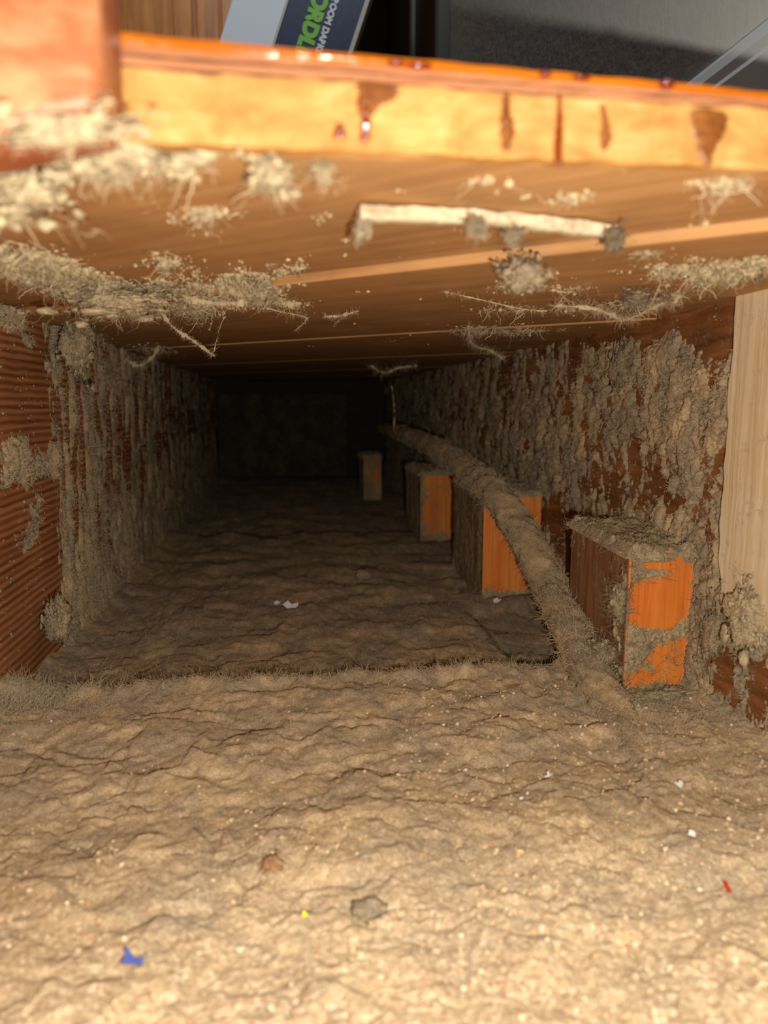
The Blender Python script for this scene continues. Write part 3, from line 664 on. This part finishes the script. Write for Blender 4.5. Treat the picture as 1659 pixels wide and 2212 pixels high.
strand('crusty ridge of lint along the shadowed plank seam at left', [(-0.0509, 0.4016, 0.234), (-0.043, 0.4141, 0.233), (-0.0313, 0.4182, 0.233), (-0.0209, 0.4076, 0.233)], 0.0016, 11, 600, M_FIBRE_P, 0.005)

# ================================================================= THINGS IN THE CAVITY
# ---- wooden blocks standing against the right-hand joist
def block(label, x0, x1, y0, y1, z0, zf, zb, seed, coat_h, group='wood blocks beside the cable', left_mat=M_DARKDUST, face=None, side_cover=1.0):
    t = empty('wood_block', ((x0+x1)/2, (y0+y1)/2, z0)); tag(t, label, 'wood block', group)
    c = np.array(t.location)
    V = np.array([(x0,y0,z0),(x1,y0,z0),(x1,y1,z0),(x0,y1,z0),(x0,y0,zf),(x1,y0,zf),(x1,y1,zb),(x0,y1,zb)], float)-c
    bo = add('block_body', raw_mesh('block_body', V, [CUBE], False), [M_ORANGE, M_AGED], t); bevel(bo, 0.0012, 2)
    for p in bo.data.polygons: p.material_index = 0 if p.index == 2 else 1
    # dust cap on the top
    nu, nv = 70, 80; u, v = np.meshgrid(np.linspace(-0.004, x1-x0+0.001, nu), np.linspace(-0.003, y1-y0+0.003, nv))
    e = np.minimum(np.minimum(u+0.004, 0.02)/0.006, np.minimum(v+0.003, y1-y0+0.003-v)/0.005)
    h = coat_h*(0.6+0.5*fbm(u*60+seed, v*60, 3, seed)) + 0.0022*fbm(u*220+seed, v*260, 4, seed+3)
    h = np.where(e < 1, h*np.clip(e, 0, 1)**0.6 - 0.004*(1-np.clip(e, 0, 1)), h)
    zz = (zb-zf)/(y1-y0)
    sv, sq = sheet(h, u, v, (x0, y0, zf), (1,0,0), (0,1,zz), (0,0,1), clip=None)
    r = np.random.RandomState(seed); i = r.randint(0, len(sv), 500)
    i = np.concatenate([i, r.choice(np.where(e.ravel() < 1.2)[0], 500)])
    D = r.randn(len(i), 3)*0.8 + np.array([-0.3, -0.2, 0.3])
    ff = fibres(sv[i], D, 0.002+0.009*r.rand(len(i))**2, 0.00018, 3, 1.3, seed)
    V2, Q2 = merge((sv, sq), ff)
    o = add('dust_cap', raw_mesh('dust_cap', V2-c, [Q2]), M_CLUMP, t); o['kind'] = 'stuff'
    # dust on the side that faces the cavity
    nu, nv = 70, 110; H = max(zf, zb)-z0
    u, v = np.meshgrid(np.linspace(0, y1-y0, nu), np.linspace(0, H, nv))
    h = 0.0009*side_cover + 0.0020*fbm(u*50+seed, v*16, 4, seed+7) + 0.0012*fbm(u*260, v*200, 3, seed+8) + 0.003*(side_cover-1)
    h = np.where(v > (zf-z0) + zz*u, -0.003, h)
    sv, sq = sheet(h, u, v, (x0, y0, z0), (0,1,0), (0,0,1), (-1,0,0))
    if len(sq):
        o = add('side_dust', raw_mesh('side_dust', sv-c, [sq]), left_mat, t); o['kind'] = 'stuff'
    if face:
        nu, nv = 90, 150; u, v = np.meshgrid(np.linspace(x0, x1, nu), np.linspace(z0, zf, nv))
        h = face(u, v)
        sv, sq = sheet(h, u, v, (0, y0, 0), (1,0,0), (0,0,1), (0,-1,0))
        r = np.random.RandomState(seed+2); i = r.randint(0, len(sv), 1000)
        ff = fibres(sv[i], r.randn(len(i), 3)*0.8+np.array([0,-0.5,0]), 0.002+0.009*r.rand(len(i))**2, 0.00018, 3, 1.3, seed+2)
        V2, Q2 = merge((sv, sq), ff)
        o = add('face_dust', raw_mesh('face_dust', V2-c, [Q2]), M_CLUMP, t); o['kind'] = 'stuff'
    return t
def face1(u, v):
    h = -0.0022 + 0.0016*fbm(u*90, v*90, 4, 201) + 0.0009*fbm(u*420, v*420, 3, 202)
    ring = [(0.2189,0.0748,0.0183,0.0042,0.005), (0.2016,0.0576,0.0085,0.0208,0.0065), (0.2021,0.0782,0.0090,0.0117,0.006), (0.2226,0.0353,0.0217,0.0061,0.005), (0.2460,0.0470,0.0044,0.0182,0.0032), (0.2141,0.0211,0.0105,0.0152,0.0040),
            (0.2362,0.0140,0.0125,0.0123,0.0018), (0.2260,0.0828,0.0277,0.0030,0.004), (0.2308,-0.0006,0.0284,0.0031,0.004), (0.2543,0.0254,0.0031,0.0184,0.004)]
    hole = [(0.2291,0.0566,0.0148,0.0125,-0.005), (0.2449,0.0740,0.0074,0.0054,-0.004), (0.2231,0.0805,0.0092,0.0023,-0.004), (0.2462,0.0042,0.0076,0.0062,-0.003)]
    return np.minimum(h + blobs(u, v, ring) + blobs(u, v, hole), 0.005)
def face2(u, v):
    return -0.0022 + 0.0014*fbm(u*70, v*70, 4, 301) + 0.0006*fbm(u*420, v*420, 3, 302) + 0.0035*np.exp(-(v+0.01)/0.006)
def face4(u, v):
    return 0.0016 + 0.0022*fbm(u*60+9, v*50, 4, 321) - 0.004*np.exp(-((u-0.178)/0.009)**2-((v-0.03)/0.035)**2)
def face3(u, v):
    return -0.0016 + 0.0020*fbm(u*60+3, v*60, 4, 311) + 0.0006*fbm(u*420, v*420, 3, 312) + 0.004*np.exp(-(u-0.186)/0.005) + 0.004*np.exp(-(v+0.01)/0.006)
block('nearest wood block with a ring of lint on its orange face', 0.2075, 0.2520, 0.425, 0.520, -0.004, 0.0895, 0.094, 61, 0.004, face=face1, side_cover=0.45)
block('middle wood block with a clean orange face half hidden by the cable', 0.1905, 0.2500, 0.706, 0.835, -0.030, 0.092, 0.094, 62, 0.004, face=face2)
block('wood block with a small orange face just behind the middle one', 0.1850, 0.2500, 1.030, 1.150, -0.030, 0.082, 0.082, 63, 0.005, face=face3)
block('farthest wood block faintly orange in the dark', 0.1530, 0.1900, 1.515, 1.60, -0.030, 0.072, 0.072, 64, 0.004, face=face4)

# ---- dust-caked armoured cable
def cable():
    P = [(0.179, 0.345, 0.0004), (0.1893, 0.392, -0.0016), (0.193, 0.437, 0.0048), (0.1957, 0.48, 0.0178), (0.2026, 0.545, 0.0344), (0.2017, 0.615, 0.0663), (0.1936, 0.683, 0.0952), (0.1988, 0.775, 0.1032), (0.2018, 0.88, 0.1094), (0.2026, 1.03, 0.1186), (0.1968, 1.26, 0.1267), (0.2133, 1.5, 0.1241), (0.2488, 1.94, 0.1151)]
    P = [Vector(p) for p in P]; P[0].z -= 0.016; P[1].z -= 0.006
    n = 520; out = []
    for k in range(n+1):
        t = k/n*(len(P)-1); i = min(int(t), len(P)-2); f = t-i
        a = P[max(i-1, 0)]; b = P[i]; c = P[i+1]; d = P[min(i+2, len(P)-1)]
        out.append((0.5*((2*b) + (-a+c)*f + (2*a-5*b+4*c-d)*f*f + (-a+3*b-3*c+d)*f**3))[:])
    out = np.array(out)
    s = np.concatenate([[0], np.cumsum(np.linalg.norm(np.diff(out, axis=0), axis=1))])
    ss = np.linspace(0, s[-1], n+1); out = np.stack([np.interp(ss, s, out[:, j]) for j in range(3)], 1)
    tg = np.gradient(out, axis=0); tg /= np.linalg.norm(tg, axis=1, keepdims=True)
    A = np.cross(tg, np.array([0, 0, 1.0])); A /= np.linalg.norm(A, axis=1, keepdims=True); B = np.cross(A, tg)
    m = 44; aa = np.linspace(0, 2*PI, m, endpoint=False)
    Sg, Ag = np.meshgrid(ss, aa, indexing='ij')
    ca, sa = np.cos(Ag)*1.3, np.sin(Ag)*1.3
    rr = 0.0132 + 0.0004*np.sin(Sg*2*PI/0.019 + 0.5*np.sin(Ag)) + 0.0027*fbm(Sg*60+ca, sa+Sg*10, 3, 401) + 0.0016*fbm(Sg*200+ca*3, sa*3, 3, 402) + 0.0010*fbm(Sg*600+ca*7, sa*7, 2, 403)
    rr += 0.0014*np.clip(np.sin(Ag), 0, 1)
    V = out[:, None] + (A[:, None]*np.cos(Ag)[..., None] + B[:, None]*np.sin(Ag)[..., None])*rr[..., None]
    idx = np.arange((n+1)*m).reshape(n+1, m)
    Q = np.stack([idx[:-1], idx[1:], np.roll(idx[1:], -1, 1), np.roll(idx[:-1], -1, 1)], -1).reshape(-1, 4)
    t = empty('armored_cable', tuple(out[60])); c = np.array(t.location)
    tag(t, 'thick dust-caked cable climbing over the wood blocks along the right-hand joist', 'cable')
    Vf = V.reshape(-1, 3)
    add('cable_jacket', raw_mesh('cable_jacket', Vf-c, [Q]), dust_mat('cable_dust', lin(156,141,116), lin(192,167,128), 0.5), t)
    r = np.random.RandomState(44); vis = np.where(Vf[:, 1] < 1.0)[0]; i = r.choice(vis, 6500)
    N = (V - out[:, None]).reshape(-1, 3)[i]; N /= np.linalg.norm(N, axis=1, keepdims=True)
    fv, fq = fibres(Vf[i], N + r.randn(len(i), 3)*0.8, 0.002+0.010*r.rand(len(i))**2, 0.00018, 3, 1.3, 44)
    o = add('lint_fuzz', raw_mesh('lint_fuzz', fv-c, [fq]), M_FIBRE, t); o['kind'] = 'stuff'
cable()

# ---- pale splinter hanging under the planks
def splinter():
    A_, B_ = np.array((0.023, 0.2379, 0.2375)), np.array((0.1125, 0.2523, 0.2375))
    n = 70; t = np.linspace(0, 1, n); ctr = A_[None] + (B_-A_)[None]*t[:, None]
    ctr[:, 2] += 0.0014*np.sin(t*PI) + 0.0003*fbm(t*8, t*0, 3, 5)
    d = (B_-A_)/np.linalg.norm(B_-A_); nn = np.array([-d[1], d[0], 0])
    hw = 0.0026*(1+0.25*fbm(t*10, t*0+2, 3, 6)); ht = 0.0021*(1+0.3*fbm(t*9, t*0+5, 3, 7))
    pr = [(-1,-0.7),(-0.6,-1),(0.7,-1),(1,-0.5),(1,0.8),(-0.8,1)]
    V = np.concatenate([ctr + nn[None]*(hw*a)[:, None] + np.array([0,0,1])[None]*(ht*b)[:, None] for a, b in pr]); k = len(pr)
    Q = [(j*n+i, j*n+i+1, ((j+1) % k)*n+i+1, ((j+1) % k)*n+i) for j in range(k) for i in range(n-1)]
    caps = np.array([[j*n for j in range(k)][::-1], [j*n+n-1 for j in range(k)]])
    o = mesh_obj('wood_splinter', V, [np.array(Q), caps], M_SPLINTER, smooth=False, base=True)
    tag(o, 'long pale wood splinter stuck under the planks with lint lumps on it', 'splinter')
splinter()

# ---- pale lath standing against the right-hand joist
def lath():
    n = 60; z = np.linspace(0.066, ZC-0.0005, n)
    y0 = 0.392 + 0.0022*fbm(z*40, z*0, 3, 3) - 0.006*sstep(0.10, 0.066, z); y1 = np.full(n, 0.300)
    xf = XR-0.0075 + 0.0006*fbm(z*50, z*0+4, 3, 8)
    V = np.concatenate([np.stack([xf, y1, z], 1), np.stack([xf, y0-0.001, z], 1), np.stack([xf+0.001, y0, z], 1), np.stack([z*0+XR-0.0001, y0, z], 1), np.stack([z*0+XR-0.0001, y1, z], 1)])
    k = 5; Q = [(j*n+i, j*n+i+1, ((j+1) % k)*n+i+1, ((j+1) % k)*n+i) for j in range(k) for i in range(n-1)]
    caps = np.array([[j*n for j in range(k)], [j*n+n-1 for j in range(k)][::-1]])
    o = mesh_obj('wood_lath', V, [np.array(Q), caps], M_LATH, smooth=False, base=True)
    tag(o, 'pale upright wooden lath at the right border against the joist', 'lath')
lath()

# ---- reddish stub of flooring at the top left
def stub():
    br, bl = (-0.0353, 0.163, 0.2373), (-0.0549, 0.163, 0.2326)
    sl = (br[2]-bl[2])/(br[0]-bl[0]); xl = -0.125; zl = br[2]+sl*(xl-br[0])
    V, F = box_vf(xl, br[0], 0.163, 0.1885, br[2], 0.305)
    V[0, 2] = V[3, 2] = zl
    o = mesh_obj('floor_stub', V, [F], M_STUB, smooth=True, base=True)
    bevel(o, 0.004, 4)
    tag(o, 'blurred reddish wooden stub of flooring at the top left corner', 'wood stub')
stub()
clump('lint_clump', 'grey fluff in the gap between the reddish stub and the cut floor edge', (-0.0405, 0.178, 0.268), (0.0018, 0.006, 0.016), 21, 900, 0.004, M_DARKDUST, (0, 0.05, 0), 0.5, 3)
clump('lint_clump', 'pale fluff hanging under the reddish stub', (-0.045, 0.165, 0.2332), (0.016, 0.008, 0.0030), 22, 1200, 0.006, M_LINT, (0, -0.12, 0), 0.45, 3, core=0.5, lobes=180)

# ---- tiny scraps lying on the dust
def scrap(name, label, cat, pos, pts, mat, rot, lift=0.0006, fold=0.3, th=0.0002, tilt=(0.2, 0.1)):
    P = np.array(pts, float); n = len(P)
    zf = fold*np.abs(P[:, 0])
    top = np.column_stack([P, zf+th]); bot = np.column_stack([P, zf])
    V = np.concatenate([bot, top])
    F = [tuple(range(n))[::-1], tuple(range(n, 2*n))]
    me = bpy.data.meshes.new(name); me.from_pydata(V.tolist(), [], F + [(i, (i+1) % n, n+(i+1) % n, n+i) for i in range(n)]); me.update()
    o = add(name, me, mat); o.location = (pos[0], pos[1], fh(pos[0], pos[1])+lift); o.rotation_euler = (tilt[0], tilt[1], rot)
    return tag(o, label, cat)
M_PAPER = Mat('white_paper').diffuse(lin(226,224,216)); M_BLUE = Mat('blue_plastic').principled(lin(84,100,166), 0.4); M_YELLOW = Mat('yellow_plastic').principled(lin(240,214,40), 0.4); M_RED = Mat('red_plastic').principled(lin(176,48,20), 0.4)
def blade(L, W): return [(-L, -W*0.4), (-L*0.2, -W), (L*0.6, -W*0.8), (L, -W*0.1), (L*0.8, W*0.9), (0, W*0.5), (-L*0.6, W)]
scrap('paper_scrap', 'folded white paper scrap on the middle of the dusty floor', 'scrap', (-0.0003, 0.6979, -0.008), blade(0.0075, 0.005), M_PAPER, -0.25, 0.002, 0.3, 0.0003, (0.5, 0.15))
scrap('paper_scrap', 'tiny white paper sliver left of the folded scrap', 'scrap', (-0.0133, 0.7152, -0.008), blade(0.0030, 0.003), M_PAPER, -0.7, 0.002, 0.3, 0.0003, (0.4, 0.1))
scrap('paper_scrap', 'small white flake on the floor in front of the middle wood block', 'scrap', (0.1999, 0.6841, -0.008), blade(0.0036, 0.004), M_PAPER, -0.9, 0.002, 0.3, 0.0003, (0.4, 0.1))
scrap('paper_scrap', 'curved white flake right of centre on the near floor', 'scrap', (0.1198, 0.3192, 0.0), [(-0.002,-0.0016),(0.0008,-0.0010),(0.0022,0.0022),(0.0012,0.0026),(0.0002,0.0002),(-0.002,-0.0004)], M_PAPER, 0.2, 0.0012)
scrap('plaster_crumb', 'white plaster crumb near the right border of the near floor', 'crumb', (0.1802, 0.3074, 0.0), blade(0.0018, 0.0016), M_PAPER, 0.4, 0.0008, 0.6, 0.0012)
scrap('plaster_crumb', 'flat white plaster crumb left of the larger crumb', 'crumb', (0.1021, 0.3039, 0.0), blade(0.0010, 0.0007), M_PAPER, 0.1, 0.0006, 0.4, 0.0006)
scrap('plaster_crumb', 'round pale plaster crumb below the white crumb at right', 'crumb', (0.1611, 0.2628, 0.0), blade(0.0016, 0.0014), M_PAPER, 1.1, 0.0006, 0.5, 0.0010)
scrap('plastic_scrap', 'blurred blue plastic scrap on the near floor at lower left', 'scrap', (-0.0529, 0.2227, 0.0), [(-0.003,0.0034),(-0.0022,0.001),(-0.003,-0.0018),(0.0036,-0.0022),(0.0040,0.0002),(0.0008,0.0006),(-0.0018,0.0040)], M_BLUE, 0.0, 0.0014, 0.2)
scrap('plastic_scrap', 'tiny yellow plastic bit on the near floor', 'scrap', (0.0025, 0.2383, 0.0), [(-0.0008,-0.001),(0.0012,-0.0009),(0.0006,0.0004),(-0.0004,0.0014)], M_YELLOW, 0.1, 0.0012, 0.5, 0.0005, (0.6, 0.1))
scrap('plastic_scrap', 'tiny red bit near the lower right border', 'scrap', (0.1599, 0.2357, 0.0), [(-0.0008,-0.0022),(0.0008,-0.002),(0.0009,0.0020),(-0.0007,0.0022)], M_RED, 0.1, 0.0012, 0.5, 0.0006, (0.5, 0.1))
clump('dust_bunny', 'dark round dust ball in the lower middle of the near floor', ((0.0254, 0.2409, 0.0)[0], (0.0254, 0.2409, 0.0)[1], 0.0005), (0.0085, 0.006, 0.0032), 30, 500, 0.003, M_DUST, (0, 0, 0), 0.3, cat='dust ball', lobes=10)
clump('dust_bunny', 'small brown dust ball left of centre on the near floor', ((-0.0089, 0.2711, -0.0)[0], (-0.0089, 0.2711, -0.0)[1], 0.001), (0.005, 0.0045, 0.0032), 31, 200, 0.002, dust_mat('brown_dust', lin(168,130,94), lin(190,152,110)), (0, 0, 0), 0.25, cat='dust ball')

# ================================================================= THE ROOM SEEN OVER THE FLOOR EDGE
M = Mat('grey_wall_paint'); c = M.coords()
M_WALL = M.diffuse(lin(186,186,180), M.bump(M.noise(c, 90, 5, 0.6), 0.5, 0.002), 0.6)
M_BASE = Mat('white_baseboard').principled(lin(222,222,220), 0.4)
M_DARKTRIM = Mat('dark_trim').principled(lin(62,56,48), 0.35)
V, F = box_vf(XR-0.003, XR+0.05, 0.2, 1.17, 0.2546, 1.6)
tag(mesh_obj('wall_room', V, [F], M_WALL, smooth=False), 'grey textured room wall rising right of the opening', 'wall', kind='structure')
bb = tag(empty('baseboard_room', (XR-0.010, 0.6, 0.2546)), 'white baseboard with a moulded top along the grey wall', 'baseboard', kind='structure')
zt = 0.3735
pro = [(0, 0.2546), (-0.012, 0.2546), (-0.012, zt-0.022), (-0.0095, zt-0.018), (-0.0095, zt-0.012), (-0.006, zt-0.004), (-0.003, zt), (0, zt)]
Vb = np.array([(XR-0.003+a, y, z) for y in (0.215, 1.17) for a, z in pro]) - np.array(bb.location); k = len(pro)
add('board', raw_mesh('board', Vb, [[(i, (i+1) % k, k+(i+1) % k, k+i) for i in range(k)], [tuple(range(k))[::-1], tuple(range(k, 2*k))]], False), M_BASE, bb)
cs = tag(empty('trim_2', (XR, 1.30, 0.2546)), 'dark glossy door casing at the far end of the grey wall', 'trim', kind='structure')
for (y0, y1, pr_) in ((1.172, 1.34, 0.004), (1.36, 1.62, 0.012)):
    o = box('casing_board', (-0.02-pr_, 0.03, y0-1.30, y1-1.30, 0, 1.4), M_DARKTRIM, cs, 0.004)
# back of the room
M_BLACK = Mat('shade_toned_wall').diffuse(lin(22,18,14))  # near-black colour stands in for the shade of the gap beside the cartons
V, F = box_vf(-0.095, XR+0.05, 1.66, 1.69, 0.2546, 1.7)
tag(mesh_obj('wall_far', V, [F], M_BLACK, smooth=False), 'far wall coloured near-black for the shade behind the leaning boxes', 'wall', kind='structure')
V, F = box_vf(-1.6, -0.452, 1.66, 1.69, 0.2546, 1.7)
tag(mesh_obj('wall_beside_door', V, [F], M_WALL, smooth=False), 'grey room wall left of the pine door', 'wall', kind='structure')
M_PINE = wood_mat('pine_door', lin(146,82,20), lin(196,120,40), lin(216,144,60), 60, 3, 2, 0.35, 0.2, 0.4)
dr = tag(empty('door_1', (-0.25, 1.62, 0.2546)), 'honey-coloured panelled pine door at the back left of the room', 'door', kind='structure')
for nm, a, b, yy, th in (('stile', -0.45, -0.205, 1.600, 0.03), ('panel', -0.207, -0.168, 1.608, 0.02), ('bead', -0.170, -0.160, 1.598, 0.03), ('panel', -0.162, -0.118, 1.606, 0.02), ('bead', -0.119, -0.113, 1.598, 0.03), ('stile', -0.114, -0.06, 1.602, 0.03)):
    box(nm, (a+0.25, b+0.25, yy-1.62, yy+th-1.62, 0, 1.45), M_PINE, dr, 0.002)

# leaning cartons
M_WHITEBOX = Mat('white_carton').principled(lin(214,218,222), 0.5)
M = Mat('navy_carton'); c = M.coords()
M_NAVY = M.principled(M.ramp(M.noise(c, 60, 6, 0.7, 2), [(0.35, lin(12,20,44)), (0.65, lin(26,42,80))]), 0.35)
M_GREEN = Mat('green_print').principled(lin(112,178,36), 0.5); M_WPRINT = Mat('white_print').principled(lin(206,210,214), 0.5); M_EDGE = Mat('carton_edge').principled(lin(176,170,156), 0.6)
lean = math.radians(19.5)
def leaning(name, label, cat, cx, z, wdt, y0, dep, mat, length, low):
    """carton leaning to the right; cx = centre at height z"""
    t = empty(name, (cx-math.tan(lean)*(z-0.2548), y0+dep/2, 0.2548)); t.rotation_euler = (0, lean, 0)
    t.location.z += math.sin(lean)*wdt/2
    tag(t, label, cat)
    return t
zt_ = 0.66
tb = leaning('blind_carton', 'navy blue carton with green and white lettering leaning to the right', 'carton', (0.0635, 1.0, 0.6682)[0], (0.0635, 1.0, 0.6682)[2], 0.094, 1.0, 0.07, None, 0.85, 0)
W = 0.094
box('carton_body', (-W/2, W/2, -0.035, 0.035, 0, 0.80), M_NAVY, tb, 0.001)
box('edge_strip', (W/2-0.0045, W/2+0.0006, -0.0362, 0.034, 0.0, 0.80), M_EDGE, tb)
box('edge_strip', (-W/2-0.0006, -W/2+0.002, -0.0362, 0.034, 0.0, 0.80), M_EDGE, tb)
def text(body, size, x, z, mat, emb):
    c = bpy.data.curves.new('lettering', 'FONT'); c.body = body; c.size = size; c.extrude = 0.0003; c.offset = emb; c.align_x = 'LEFT'; c.space_character = 1.02
    tmp = bpy.data.objects.new('lettering', c); COL.objects.link(tmp); bpy.context.view_layer.update()
    me = bpy.data.meshes.new_from_object(tmp.evaluated_get(bpy.context.evaluated_depsgraph_get())); bpy.data.objects.remove(tmp)
    me.name = 'lettering'; me.materials.clear(); o = add('lettering', me, mat, tb)
    o.location = (x, -0.0355, z); o.rotation_euler = (math.radians(90), math.radians(90), 0)
    return o
text('CORDLESS', 0.0250, -0.018, 0.4495, M_GREEN, 0.0017)
text('ROOM DARKENING', 0.0106, 0.0045, 0.4325, M_WPRINT, 0.0006)
tw = leaning('white_carton', 'plain white carton leaning beside the navy one', 'carton', (-0.0217, 1.0, 0.6576)[0], (-0.0217, 1.0, 0.6576)[2], 0.062, 1.0, 0.07, None, 0.8, 0)
box('carton_body', (-0.033, 0.0285, -0.035, 0.04, 0, 0.78), M_WHITEBOX, tw, 0.001)
box('carton_flap', (0.0285, 0.0305, -0.037, 0.03, 0, 0.78), M_EDGE, tw)
